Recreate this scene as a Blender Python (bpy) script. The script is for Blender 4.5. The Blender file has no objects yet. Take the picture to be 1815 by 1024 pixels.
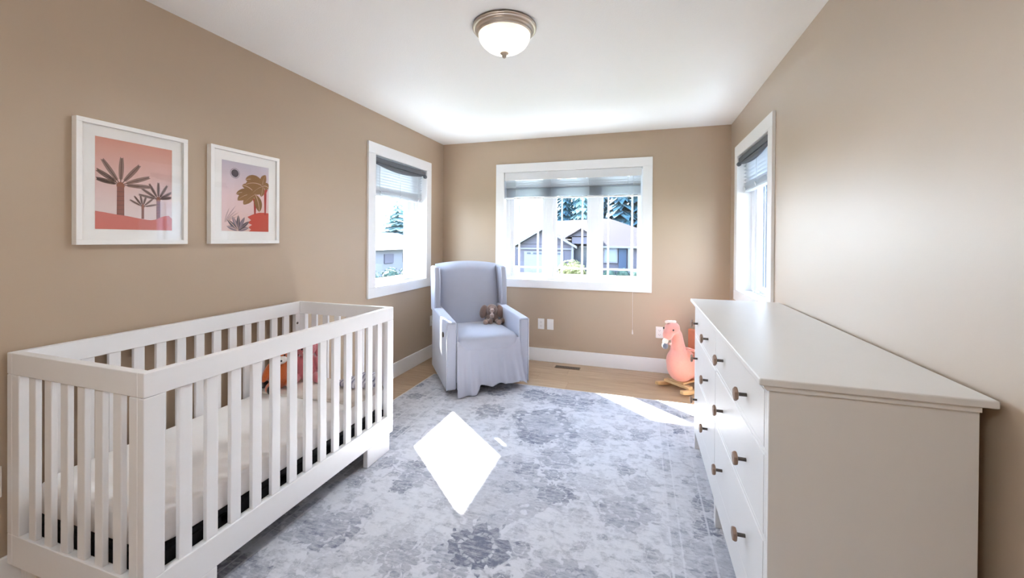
import bpy, bmesh, math, random
from mathutils import Vector, Matrix, Euler
PI = math.pi
random.seed(4)
SC = bpy.context.scene
COL = SC.collection

# ------------------------------------------------------------------ camera
F, YAW, PITCH, ROLL, SY, HC = 717.364551, 0.307705, -0.005536, 0.007026, -83.315299, 1.329577
cd = bpy.data.cameras.new('camera'); cam = bpy.data.objects.new('camera', cd); COL.objects.link(cam)
cd.sensor_width = 36; cd.lens = F / 1815 * 36; cd.shift_y = SY / 1815; cd.clip_start = .02; cd.clip_end = 400
fw = Vector((-math.sin(YAW)*math.cos(PITCH), math.cos(YAW)*math.cos(PITCH), math.sin(PITCH)))
rr = Vector((math.cos(YAW), math.sin(YAW), 0)); uu = rr.cross(fw)
r2 = math.cos(ROLL)*rr + math.sin(ROLL)*uu; u2 = -math.sin(ROLL)*rr + math.cos(ROLL)*uu
m = Matrix((r2, u2, -fw)).transposed().to_4x4(); m.translation = Vector((0, 0, HC)); cam.matrix_world = m
SC.camera = cam
# ------------------------------------------------------------------ exposure, world, sun
vs = SC.view_settings
vs.view_transform = 'Standard'; vs.look = 'None'; vs.gamma = 1; vs.use_curve_mapping = False
vs.exposure = 2.05
SC.cycles.max_bounces = 14; SC.cycles.diffuse_bounces = 9; SC.cycles.glossy_bounces = 5
SC.cycles.transparent_max_bounces = 12; SC.cycles.transmission_bounces = 6
SC.cycles.caustics_reflective = False; SC.cycles.sample_clamp_indirect = 6
SC.cycles.use_denoising = True
w = bpy.data.worlds.new('world'); SC.world = w; w.use_nodes = True
wn, wl = w.node_tree.nodes, w.node_tree.links
bg = wn['Background']; bg.inputs[1].default_value = 4.6
tc = wn.new('ShaderNodeTexCoord'); sp = wn.new('ShaderNodeSeparateXYZ'); cr = wn.new('ShaderNodeValToRGB')
wl.new(tc.outputs['Generated'], sp.inputs[0]); wl.new(sp.outputs[2], cr.inputs[0]); wl.new(cr.outputs[0], bg.inputs[0])
e = cr.color_ramp.elements
e[0].position = 0.0; e[0].color = (.80, .905, 1.0, 1); e[1].position = .8; e[1].color = (.45, .62, .95, 1)
sd = bpy.data.lights.new('sun', 'SUN'); sun = bpy.data.objects.new('sun', sd); COL.objects.link(sun)
sd.energy = 30; sd.angle = math.radians(.7); sd.color = (1, .95, .87)
sun.rotation_euler = Vector((.745, -.667, -.765)).to_track_quat('-Z', 'Y').to_euler()
sun.location = (-8, 10, 12)

# ------------------------------------------------------------------ materials
def lin(c):
    return tuple(((v/255)/12.92 if v/255 <= .04045 else ((v/255+.055)/1.055)**2.4) for v in c)
class NT:
    def __init__(s, name):
        s.m = bpy.data.materials.new(name); s.m.use_nodes = True
        s.n, s.l = s.m.node_tree.nodes, s.m.node_tree.links; s.b = s.n['Principled BSDF']
    def new(s, t, **k):
        n = s.n.new(t)
        for a, v in k.items(): setattr(n, a, v)
        return n
    def put(s, sock, v):
        if hasattr(v, 'is_linked') or isinstance(v, bpy.types.NodeSocket): s.l.new(v, sock)
        elif v is not None: sock.default_value = v
    def math(s, op, a, b=None, c=None, clamp=False):
        n = s.new('ShaderNodeMath', operation=op, use_clamp=clamp)
        for i, v in enumerate((a, b, c)):
            if v is not None: s.put(n.inputs[i], v)
        return n.outputs[0]
    def vmath(s, op, a, b=None, scale=None):
        n = s.new('ShaderNodeVectorMath', operation=op); s.put(n.inputs[0], a)
        if b is not None: s.put(n.inputs[1], b)
        if scale is not None: s.put(n.inputs['Scale'], scale)
        return n.outputs['Value'] if op in ('LENGTH', 'DISTANCE', 'DOT_PRODUCT') else n.outputs[0]
    def mix(s, f, a, b):
        n = s.new('ShaderNodeMix', data_type='RGBA'); s.put(n.inputs[0], f)
        for k, v in ((6, a), (7, b)): s.put(n.inputs[k], (*v, 1) if isinstance(v, tuple) and len(v) == 3 else v)
        return n.outputs[2]
    def step(s, v, lo, hi):          # smooth 0..1
        n = s.new('ShaderNodeMapRange', interpolation_type='SMOOTHSTEP'); s.put(n.inputs[0], v)
        n.inputs[1].default_value = lo; n.inputs[2].default_value = hi; return n.outputs[0]
    def obj(s): return s.new('ShaderNodeTexCoord').outputs['Object']
    def scaled(s, v, sc):
        n = s.new('ShaderNodeMapping'); s.put(n.inputs[0], v); n.inputs['Scale'].default_value = sc; return n.outputs[0]
    def noise(s, v, sc, det=3, rough=.5):
        n = s.new('ShaderNodeTexNoise'); s.put(n.inputs['Vector'], v); n.inputs['Scale'].default_value = sc
        n.inputs['Detail'].default_value = det; n.inputs['Roughness'].default_value = rough; return n.outputs[0]
    def bump(s, h, st, d=.01):
        n = s.new('ShaderNodeBump'); s.put(n.inputs['Height'], h); n.inputs['Strength'].default_value = st
        n.inputs['Distance'].default_value = d; s.l.new(n.outputs[0], s.b.inputs['Normal'])
def mat(name, rgb, rough=.6, spec=.5, metal=0, nz=0, nsc=30, bmp=0, bsc=200, sheen=0, emit=None):
    t = NT(name); c = lin(rgb); b = t.b
    b.inputs['Roughness'].default_value = rough; b.inputs['Specular IOR Level'].default_value = spec
    b.inputs['Metallic'].default_value = metal
    o = t.obj()
    f = t.noise(o, nsc)
    d = tuple(v*(1-nz) for v in c)
    t.l.new(t.mix(f, c, d), b.inputs['Base Color'])
    if bmp: t.bump(t.noise(o, bsc, 2), bmp, .004)
    if sheen: b.inputs['Sheen Weight'].default_value = sheen
    if emit: b.inputs['Emission Color'].default_value = (*emit[0], 1); b.inputs['Emission Strength'].default_value = emit[1]
    return t.m
M = {}
M['wall'] = mat('taupe_wall_paint', (183, 163, 141), .5, .4, nz=.03, nsc=2, bmp=.04, bsc=260)
M['wall_satin'] = M['wall'].copy(); M['wall_satin'].name = 'taupe_satin_paint'
for k_, cw, crf, ior in (('wall', .35, .34, 1.5), ('wall_satin', 1., .46, 2.1)):
    q_ = M[k_].node_tree.nodes['Principled BSDF'].inputs; q_['Coat Weight'].default_value = cw; q_['Coat Roughness'].default_value = crf; q_['Coat IOR'].default_value = ior
M['ceiling'] = mat('ceiling_paint', (243, 243, 243), .9, .2, bmp=.25, bsc=140)
M['trim'] = mat('white_trim_paint', (240, 240, 241), .35, .5, nz=.02)
M['vinyl'] = mat('white_vinyl', (238, 240, 243), .4, .4, nz=.02)
M['crib'] = mat('white_crib_lacquer', (236, 235, 236), .38, .5, nz=.02)
M['dresser'] = mat('white_dresser_stain', (226, 225, 224), .36, .5, nz=.04, nsc=6)
M['blind'] = mat('blind_slat_white', (222, 223, 225), .5, .4, nz=.03)
def thin_slat():
    t = NT('translucent_vinyl_slat'); t.b.inputs['Base Color'].default_value = (.75, .76, .78, 1); t.b.inputs['Roughness'].default_value = .5
    tl = t.new('ShaderNodeBsdfTranslucent'); tl.inputs[0].default_value = (.8, .82, .84, 1); mx = t.new('ShaderNodeMixShader'); mx.inputs[0].default_value = .4
    t.l.new(t.b.outputs[0], mx.inputs[1]); t.l.new(tl.outputs[0], mx.inputs[2]); t.l.new(mx.outputs[0], t.n['Material Output'].inputs[0]); return t.m
M['slat'] = thin_slat()
M['shade'] = mat('charcoal_shade_fabric', (104, 107, 114), .7, .3, nz=.2, bmp=.2)
M['knob'] = mat('walnut_knob', (150, 122, 104), .45, .4, nz=.35, nsc=60)
M['steel'] = mat('dark_steel', (96, 90, 86), .35, .5, metal=.9)
M['nickel'] = mat('brushed_nickel', (206, 194, 182), .38, .5, metal=1, nz=.1)
M['plate'] = mat('outlet_plastic', (236, 234, 232), .4, .4)
M['slot'] = mat('outlet_slot_dark', (70, 66, 64), .6, .3)
M['velvet'] = mat('blue_grey_microfibre', (172, 175, 190), .85, .25, nz=.08, nsc=9, bmp=.12, bsc=400, sheen=.35)
M['piping'] = mat('pale_piping', (200, 203, 214), .8, .3)
M['sheet'] = mat('fitted_sheet_white', (247, 245, 244), .9, .2, nz=.06, nsc=12, bmp=.25, bsc=45)
M['blanket'] = mat('beige_blanket', (222, 214, 206), .95, .1, nz=.08, bmp=.35, bsc=150)
M['black'] = mat('black_support', (30, 30, 34), .7, .3)
M['vent'] = mat('brown_vent_metal', (112, 92, 72), .5, .4, metal=.3)
M['pine'] = mat('pine_rocker_wood', (226, 192, 146), .5, .4, nz=.2, nsc=14)
M['seatwood'] = mat('orange_rust_fabric', (196, 128, 100), .8, .2, nz=.15)
def plush_mat(name, rgb, nz=.25):
    return mat(name, rgb, .95, .1, nz=nz, nsc=90, bmp=.8, bsc=320, sheen=.5)
M['pink'] = plush_mat('flamingo_pink_plush', (240, 164, 150), .12)
M['tuft'] = plush_mat('white_pink_tuft', (252, 226, 214), .1)
M['beak'] = plush_mat('grey_beak_felt', (112, 116, 128), .1)
M['brown'] = plush_mat('brown_elephant_plush', (140, 116, 106), .3)
M['palebrown'] = plush_mat('pale_elephant_plush', (182, 156, 146), .2)
M['fox'] = plush_mat('orange_fox_plush', (206, 104, 52), .25)
M['foxwhite'] = plush_mat('white_fox_plush', (232, 226, 220), .1)
M['foxblack'] = plush_mat('black_fox_plush', (36, 30, 30), .1)
M['rose'] = plush_mat('rose_bunny_plush', (212, 122, 130), .2)
M['mat_board'] = mat('mat_board', (252, 250, 247), .8, .2)
M['frame'] = mat('white_picture_frame', (243, 241, 238), .4, .4)

def oak():
    t = NT('light_oak_plank'); o = t.obj()
    oi = t.new('ShaderNodeObjectInfo').outputs['Random']
    off = t.new('ShaderNodeCombineXYZ'); t.l.new(t.math('MULTIPLY', oi, 37.0), off.inputs[0]); t.l.new(t.math('MULTIPLY', oi, 11.0), off.inputs[1])
    v = t.vmath('ADD', o, off.outputs[0])
    g = t.noise(t.scaled(v, (1.6, 26, 1)), 2.2, 5, .6)
    g2 = t.noise(t.scaled(v, (.8, 5, 1)), 2.0, 2)
    c = t.mix(t.step(g, .35, .7), lin((192, 164, 134)), lin((158, 128, 100)))
    c = t.mix(t.math('MULTIPLY', g2, .5), c, lin((206, 184, 156)))
    c = t.mix(t.math('MULTIPLY', oi, .35), c, lin((150, 122, 96)))
    t.l.new(c, t.b.inputs['Base Color']); t.b.inputs['Roughness'].default_value = .42
    t.bump(g, .12, .002); return t.m
M['oak'] = oak()

def glass(name='window_glass', tint=(.95, .97, .98, 1)):
    mm = bpy.data.materials.new(name); mm.use_nodes = True; n, l = mm.node_tree.nodes, mm.node_tree.links
    n.remove(n['Principled BSDF']); out = n['Material Output']
    tr = n.new('ShaderNodeBsdfTransparent'); gl = n.new('ShaderNodeBsdfGlossy'); gl.inputs['Roughness'].default_value = .02
    lw = n.new('ShaderNodeLayerWeight'); lw.inputs[0].default_value = .5
    pw_ = n.new('ShaderNodeMath'); pw_.operation = 'POWER'; l.new(lw.outputs['Facing'], pw_.inputs[0]); pw_.inputs[1].default_value = 5
    ma = n.new('ShaderNodeMath'); ma.operation = 'MULTIPLY_ADD'; l.new(pw_.outputs[0], ma.inputs[0]); ma.inputs[1].default_value = .9; ma.inputs[2].default_value = .04
    mx = n.new('ShaderNodeMixShader'); l.new(ma.outputs[0], mx.inputs[0]); l.new(tr.outputs[0], mx.inputs[1]); l.new(gl.outputs[0], mx.inputs[2])
    tr.inputs[0].default_value = tint
    l.new(mx.outputs[0], out.inputs[0]); return mm
M['glass'] = glass()
M['picture_glass'] = glass('picture_glass', (1, 1, 1, 1))

def rug_mat():
    t = NT('distressed_floral_rug'); o = t.obj()
    s = t.new('ShaderNodeSeparateXYZ'); t.l.new(o, s.inputs[0]); X, Y = s.outputs[0], s.outputs[1]
    cb = t.new('ShaderNodeCombineXYZ'); t.l.new(X, cb.inputs[0]); t.l.new(Y, cb.inputs[1]); P = cb.outputs[0]
    wob = t.new('ShaderNodeTexNoise'); t.l.new(P, wob.inputs['Vector']); wob.inputs['Scale'].default_value = 9; wob.inputs['Detail'].default_value = 3
    P1 = t.vmath('ADD', P, t.vmath('SCALE', t.vmath('SUBTRACT', wob.outputs['Color'], (.5, .5, .5)), scale=.09))
    wob2 = t.new('ShaderNodeTexNoise'); t.l.new(P, wob2.inputs['Vector']); wob2.inputs['Scale'].default_value = 42; wob2.inputs['Detail'].default_value = 3
    P2 = t.vmath('ADD', P1, t.vmath('SCALE', t.vmath('SUBTRACT', wob2.outputs['Color'], (.5, .5, .5)), scale=.022))
    def polar(v):
        q = t.new('ShaderNodeSeparateXYZ'); t.l.new(v, q.inputs[0])
        return t.vmath('LENGTH', v), t.math('ARCTAN2', q.outputs[1], q.outputs[0])
    def flower(v, R, n, rot=0., edge=.006):   # v relative to centre; returns a mask of petals with pale veins
        r, a = polar(v)
        a2 = t.math('ADD', a, rot)
        pet = t.math('COSINE', t.math('MULTIPLY', a2, float(n)))
        pet2 = t.math('COSINE', t.math('MULTIPLY', a2, float(n)*3))
        rad = t.math('MULTIPLY', R, t.math('ADD', t.math('ADD', .8, t.math('MULTIPLY', pet, .14)), t.math('MULTIPLY', pet2, .07)))
        body = t.math('SUBTRACT', 1, t.step(t.math('SUBTRACT', r, rad), -edge, edge))
        k = t.math('DIVIDE', r, R)
        ring = t.math('MULTIPLY', t.step(t.math('COSINE', t.math('MULTIPLY', k, 15.0)), .55, .95), t.step(t.math('ABSOLUTE', pet), .2, .6))
        return t.math('MULTIPLY', body, t.math('SUBTRACT', 1, t.math('MULTIPLY', ring, .75)))
    def vor(sc, rnd=.8, feat='F1', v=None):
        n = t.new('ShaderNodeTexVoronoi', voronoi_dimensions='2D', feature=feat); t.l.new(v or P2, n.inputs['Vector'])
        n.inputs['Scale'].default_value = sc; n.inputs['Randomness'].default_value = rnd; return n
    # scattered rosettes, three sizes
    masks = []
    for sc, R0, R1, n, lo in ((2.3, .08, .11, 8, .15), (5.2, .035, .055, 5, .12), (9.5, .016, .03, 4, .15), (17., .010, .014, 3, .25)):
        v = vor(sc); q = t.new('ShaderNodeSeparateColor'); t.l.new(v.outputs['Color'], q.inputs[0])
        R = t.math('ADD', R0, t.math('MULTIPLY', q.outputs[0], R1))
        fl = flower(t.vmath('SUBTRACT', P2, v.outputs['Position']), R, n, q.outputs[1])
        on = t.step(q.outputs[2], lo, lo+.05)
        masks.append(t.math('MULTIPLY', fl, t.math('MULTIPLY', on, t.math('ADD', .25, t.math('MULTIPLY', q.outputs[1], .75)))))
    # a few large medallions at their places
    big = None
    for (cx, cy, R, n, st) in ((-.652, 1.615, .17, 8, 1.1), (-1.32, 1.50, .15, 8, .75), (-.47, 2.42, .15, 10, .55), (-.66, 2.62, .13, 10, .9), (-.26, 1.52, .19, 9, .6), (-.95, 1.45, .12, 9, .6), (-.06, 2.05, .16, 7, .6), (-.3, 2.78, .14, 9, .5), (-.84, 3.34, .15, 9, .7)):
        f = t.math('MULTIPLY', flower(t.vmath('SUBTRACT', P2, (cx, cy, 0)), R, n, cx*9), st)
        big = f if big is None else t.math('MAXIMUM', big, f)
    # square panels set as lozenges
    def square(cx, cy, h, k, st, rot=0.):
        v = t.vmath('SUBTRACT', P2, (cx, cy, 0)); q = t.new('ShaderNodeSeparateXYZ'); t.l.new(v, q.inputs[0])
        ca, sa = math.cos(rot), math.sin(rot)
        u = t.math('ABSOLUTE', t.math('ADD', t.math('MULTIPLY', q.outputs[0], ca), t.math('MULTIPLY', q.outputs[1], sa)))
        w_ = t.math('ABSOLUTE', t.math('SUBTRACT', t.math('MULTIPLY', q.outputs[1], ca), t.math('MULTIPLY', q.outputs[0], sa)))
        d = t.math('MAXIMUM', t.math('DIVIDE', u, h), t.math('DIVIDE', w_, k))
        body = t.math('SUBTRACT', 1, t.step(d, .97, 1.03))
        fl = flower(v, min(h, k)*.75, 10, 0.)
        dots = t.step(vor(15, .25).outputs['Distance'], .22, .36)
        ringz = t.step(d, .6, .66)
        cut = t.math('MULTIPLY', t.math('SUBTRACT', 1, ringz), t.math('SUBTRACT', 1, t.math('MULTIPLY', fl, .45)))
        cut = t.math('MAXIMUM', t.math('MULTIPLY', cut, .45), t.math('MULTIPLY', ringz, t.math('SUBTRACT', 1, dots)))
        return t.math('MULTIPLY', t.math('MULTIPLY', body, t.math('SUBTRACT', 1, cut)), st)
    big = t.math('MAXIMUM', big, square(-.66, 2.83, .20, .24, .85, .45))
    big = t.math('MAXIMUM', big, square(-.72, 2.02, .27, .27, .5, .75))
    vn = vor(3.4, 1., 'DISTANCE_TO_EDGE')
    vine = t.math('MULTIPLY', t.math('SUBTRACT', 1, t.step(vn.outputs['Distance'], .006, .03)), t.math('MULTIPLY', t.step(t.noise(P, 3.3, 2), .42, .6), .42))
    pat = t.math('MAXIMUM', masks[0], t.math('MAXIMUM', masks[1], t.math('MAXIMUM', t.math('MULTIPLY', masks[2], .8), t.math('MULTIPLY', masks[3], .55))))
    pat = t.math('MAXIMUM', t.math('MULTIPLY', pat, .85), t.math('MAXIMUM', big, vine))
    # border band
    dx = t.math('SUBTRACT', 1.2175, t.math('ABSOLUTE', t.math('ADD', X, .6975)))
    dy = t.math('SUBTRACT', 1.5225, t.math('ABSOLUTE', t.math('SUBTRACT', Y, 2.0225)))
    dd = t.math('MINIMUM', dx, dy)
    def line(at, wd): return t.math('SUBTRACT', 1, t.step(t.math('ABSOLUTE', t.math('SUBTRACT', dd, at)), wd*.5, wd))
    inb = t.math('SUBTRACT', 1, t.step(dd, .375, .39))
    pat = t.math('ADD', pat, t.math('MULTIPLY', inb, .14))
    lines = t.math('MAXIMUM', line(.385, .006), t.math('MAXIMUM', line(.215, .006), line(.34, .005)))
    pat = t.math('MULTIPLY', pat, t.math('SUBTRACT', 1, t.math('MULTIPLY', lines, .8)))
    # wear: streaks along x and cloudy fading
    streak = t.noise(t.scaled(P, (5, 22, 1)), 3.2, 6, .72)
    cloud = t.noise(P, 2.6, 4, .6); fine = t.noise(P, 34, 5, .75)
    wear = t.math('MULTIPLY', t.step(streak, .36, .60), t.step(cloud, .2, .62))
    pat = t.math('MULTIPLY', pat, t.math('ADD', .45, t.math('MULTIPLY', wear, .6)))
    pat = t.math('ADD', pat, t.math('MULTIPLY', t.step(t.noise(t.scaled(P, (3, 6, 1)), 4.2, 8, .78), .47, .70), .50))
    fleck = t.step(t.noise(t.scaled(P, (1, 2.4, 1)), 24, 4, .7), .6, .7)
    pat = t.math('ADD', pat, t.math('MULTIPLY', fleck, .22))
    c = t.mix(t.math('MINIMUM', pat, 1.0), lin((206, 207, 214)), lin((112, 116, 133)))
    c = t.mix(t.math('MULTIPLY', t.step(fine, .45, .75), .22), c, lin((236, 236, 240)))
    cl2 = t.noise(P, 1.3, 3, .5)
    c = t.mix(t.math('MULTIPLY', t.step(cl2, .45, .75), .25), c, lin((196, 192, 188)))
    t.l.new(c, t.b.inputs['Base Color']); t.b.inputs['Roughness'].default_value = .95
    t.b.inputs['Specular IOR Level'].default_value = .15
    t.bump(t.math('SUBTRACT', t.math('MULTIPLY', fine, .5), pat), .25, .004)
    return t.m
M['rug'] = rug_mat()

def foliage_mat(name, a, b_):
    t = NT(name); o = t.obj()
    f = t.noise(o, 1.4, 5, .7)
    t.l.new(t.mix(t.step(f, .38, .62), lin(a), lin(b_)), t.b.inputs['Base Color'])
    t.b.inputs['Roughness'].default_value = .8; t.b.inputs['Specular IOR Level'].default_value = .2; return t.m
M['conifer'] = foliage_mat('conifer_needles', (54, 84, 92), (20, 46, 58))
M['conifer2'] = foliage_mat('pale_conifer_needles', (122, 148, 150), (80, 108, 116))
M['bush'] = foliage_mat('yellow_green_leaves', (116, 112, 74), (78, 80, 46))
M['hedge'] = foliage_mat('hedge_leaves', (62, 80, 68), (30, 48, 42))
M['grass'] = mat('lawn_grass', (78, 88, 66), .9, .1, nz=.3, nsc=2)
M['road'] = mat('asphalt_road', (96, 96, 100), .9, .1, nz=.15)
M['bark'] = mat('tree_bark', (92, 80, 72), .9, .1, nz=.3)
M['siding'] = mat('lavender_grey_siding', (84, 82, 92), .8, .2, nz=.06)
M['siding2'] = mat('slate_blue_siding', (56, 68, 86), .8, .2, nz=.08)
M['roof'] = mat('pale_grey_shingles', (40, 37, 40), .9, .1, nz=.12, nsc=8, bmp=.2, bsc=30)
M['hwhite'] = mat('exterior_white_trim', (108, 108, 114), .7, .2)
M['hdark'] = mat('dark_exterior_glass', (44, 54, 68), .3, .5)
M['curtain'] = mat('house_window_curtain', (104, 112, 126), .5, .4)

# ------------------------------------------------------------------ builders
class MB:
    def __init__(s, off=(0, 0, 0)): s.v = []; s.f = []; s.mi = []; s.o = Vector(off); s.cur = 0
    def add(s, vs_, fs, mi=None):
        n = len(s.v); s.v += [tuple(Vector(v)-s.o) for v in vs_]; s.f += [tuple(i+n for i in f) for f in fs]
        s.mi += [s.cur if mi is None else mi]*len(fs); return s
    def box(s, x0, x1, y0, y1, z0, z1, R=None):
        vs_ = [(x, y, z) for z in (z0, z1) for y in (y0, y1) for x in (x0, x1)]
        if R: vs_ = [tuple(R @ Vector(v)) for v in vs_]
        return s.add(vs_, [(0, 2, 3, 1), (4, 5, 7, 6), (0, 1, 5, 4), (2, 6, 7, 3), (0, 4, 6, 2), (1, 3, 7, 5)])
    def prism(s, pts, axis, a, b):   # polygon pts (2D) extruded along axis from a to b
        n = len(pts)
        def mk(p, t):
            q = list(p); q.insert(axis, t); return tuple(q)
        vs_ = [mk(p, a) for p in pts]+[mk(p, b) for p in pts]
        fs = [tuple(range(n))[::-1], tuple(range(n, 2*n))]+[(i, (i+1) % n, n+(i+1) % n, n+i) for i in range(n)]
        return s.add(vs_, fs)
    def lathe(s, prof, c, axis=2, n=32, R=None):     # prof: (r, h) list
        vs_, fs = [], []
        for r, h in prof:
            for k in range(n):
                a = 2*PI*k/n; p = [r*math.cos(a), r*math.sin(a)]; p.insert(axis, h)
                if R: p = R @ Vector(p)
                vs_.append(tuple(Vector(p)+Vector(c)))
        for j in range(len(prof)-1):
            for k in range(n): fs.append((j*n+k, j*n+(k+1) % n, (j+1)*n+(k+1) % n, (j+1)*n+k))
        fs.append(tuple(range(n))[::-1]); fs.append(tuple(range((len(prof)-1)*n, len(prof)*n)))
        return s.add(vs_, fs)
    def tube(s, pts, r, n=8):
        pts = [Vector(p) for p in pts]; vs_, fs = [], []
        for i, p in enumerate(pts):
            d = (pts[min(i+1, len(pts)-1)]-pts[max(i-1, 0)]).normalized()
            a = d.orthogonal().normalized() if abs(d.z) < .9 else Vector((1, 0, 0)); a = (a-d*a.dot(d)).normalized(); b = d.cross(a)
            rr_ = r[i] if isinstance(r, (list, tuple)) else r
            for k in range(n):
                t = 2*PI*k/n; vs_.append(tuple(p+a*rr_*math.cos(t)+b*rr_*math.sin(t)))
        for i in range(len(pts)-1):
            for k in range(n): fs.append((i*n+k, i*n+(k+1) % n, (i+1)*n+(k+1) % n, (i+1)*n+k))
        fs.append(tuple(range(n))[::-1]); fs.append(tuple(range((len(pts)-1)*n, len(pts)*n)))
        return s.add(vs_, fs)
    def ell(s, c, r, R=None, nu=20, nv=12, e1=1., e2=1.):     # (super)ellipsoid
        def pw(v, e_): return math.copysign(abs(v)**e_, v)
        vs_, fs = [], []
        for j in range(nv+1):
            ph = -PI/2+PI*j/nv
            for k in range(nu):
                th = 2*PI*k/nu
                p = Vector((r[0]*pw(math.cos(ph), e1)*pw(math.cos(th), e2), r[1]*pw(math.cos(ph), e1)*pw(math.sin(th), e2), r[2]*pw(math.sin(ph), e1)))
                if R: p = R @ p
                vs_.append(tuple(p+Vector(c)))
        for j in range(nv):
            for k in range(nu): fs.append((j*nu+k, j*nu+(k+1) % nu, (j+1)*nu+(k+1) % nu, (j+1)*nu+k))
        return s.add(vs_, fs)
    def grid(s, fn, nu, nv, mi=None):
        vs_ = [tuple(fn(i/nu, j/nv)) for j in range(nv+1) for i in range(nu+1)]
        fs = [(j*(nu+1)+i, j*(nu+1)+i+1, (j+1)*(nu+1)+i+1, (j+1)*(nu+1)+i) for j in range(nv) for i in range(nu)]
        return s.add(vs_, fs, mi)
    def build(s, name, ms, parent=None, bevel=0, smooth=False, seg=2, kind=None, label=None, merge=False):
        me = bpy.data.meshes.new(name); me.from_pydata(s.v, [], s.f)
        for q in (ms if isinstance(ms, (list, tuple)) else [ms]): me.materials.append(q)
        if len(me.materials) > 1: me.polygons.foreach_set('material_index', s.mi)
        bm = bmesh.new(); bm.from_mesh(me)
        if merge: bmesh.ops.remove_doubles(bm, verts=bm.verts, dist=1e-5)
        bmesh.ops.recalc_face_normals(bm, faces=bm.faces); bm.to_mesh(me); bm.free()
        o = bpy.data.objects.new(name, me); COL.objects.link(o)
        if parent: o.parent = parent
        else: o.location = s.o
        if smooth or bevel: me.polygons.foreach_set('use_smooth', [True]*len(me.polygons))
        if bevel:
            b = o.modifiers.new('bevel', 'BEVEL'); b.width = bevel; b.segments = seg; b.harden_normals = True; b.limit_method = 'ANGLE'
        if kind: o['kind'] = kind
        if label: o['label'] = label
        return o
def empty(name, loc, rz=0):
    o = bpy.data.objects.new(name, None); COL.objects.link(o); o.location = loc; o.rotation_euler = (0, 0, rz); o.empty_display_size = .1; return o
def tag(o, label, cat, group=None):
    o['label'] = label; o['category'] = cat
    if group: o['group'] = group
    return o
def thing(name, label, cat, loc, rz=0, group=None): return tag(empty(name, loc, rz), label, cat, group)
def share(o, parent, loc, scale=None):
    c = o.copy(); COL.objects.link(c); c.parent = parent; c.location = loc
    if scale: c.scale = scale
    return c
def rot(ax, deg): return Matrix.Rotation(math.radians(deg), 3, ax)
def plush(o, vox=.006, it=6, f=.6):
    r_ = o.modifiers.new('remesh', 'REMESH'); r_.mode = 'VOXEL'; r_.voxel_size = vox; r_.use_smooth_shade = True
    s_ = o.modifiers.new('smooth', 'SMOOTH'); s_.factor = f; s_.iterations = it
    return o

# ------------------------------------------------------------------ room shell
XL, XR, YB, YF, H = -2.2435, .8214, 4.3404, -1.25, 2.4496
T = .17
def wall(name, axis, pos, out, a0, a1, hole=None):
    mb = MB(); lo, hi = (pos, pos+T) if out > 0 else (pos-T, pos)
    def bx(u0, u1, z0, z1):
        if u1-u0 < 1e-4: return
        if axis == 'x': mb.box(lo, hi, u0, u1, z0, z1)
        else: mb.box(u0, u1, lo, hi, z0, z1)
    if hole:
        h0, h1, g0, g1 = hole
        bx(a0, h0, 0, H); bx(h1, a1, 0, H); bx(h0, h1, 0, g0); bx(h0, h1, g1, H)
    else: bx(a0, a1, 0, H)
    return mb.build(name, M['wall_satin' if name == 'wall_right' else 'wall'], kind='structure')
OPB, OPL, OPR = (-1.478, .020, .885, 2.088), (3.03, 3.93, .897, 2.078), (3.09, 3.99, .897, 2.078)
wall('wall_left', 'x', XL, -1, YF, YB, OPL)
wall('wall_right', 'x', XR, 1, YF, YB, OPR)
wall('wall_back', 'y', YB, 1, XL-T, XR+T, OPB)
wall('wall_front', 'y', YF, -1, XL-T, XR+T)
MB().box(XL-T, XR+T, YF-T, YB+T, H, H+.12).build('ceiling', M['ceiling'], kind='structure')
fl = MB().box(XL-T, XR+T, YF-T, YB+T, -.14, -.013).build('floor', M['oak'], kind='structure')
# planks
pw, y = .186, YF
row = 0
while y < YB-.001:
    y1 = min(y+pw, YB); x = XL-random.uniform(0, 1.6)
    while x < XR-.001:
        x1 = x+1.83; a, b = max(x, XL), min(x1, XR)
        if b-a > .02:
            pl = MB(((a+b)/2, (y+y1)/2, 0)).box(a+.0008, b-.0008, y+.0008, y1-.0008, -.013, 0).build('plank', M['oak'], fl)
            pl.location = ((a+b)/2, (y+y1)/2, random.uniform(-.0004, 0))
        x = x1
    y = y1; row += 1
BBH, BBT = .142, .014
def bb(name, pts):
    MB().box(*pts).build(name, M['trim'], bevel=.003, kind='structure')
bb('baseboard_back', (XL+BBT, XR-BBT, YB-BBT, YB, .0, BBH))
bb('baseboard_left', (XL, XL+BBT, YF, YB, .0, BBH))
bb('baseboard_right', (XR-BBT, XR, YF, YB, .0, BBH))
bb('baseboard_front', (XL+BBT, XR-BBT, YF, YF+BBT, .0, BBH))

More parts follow.
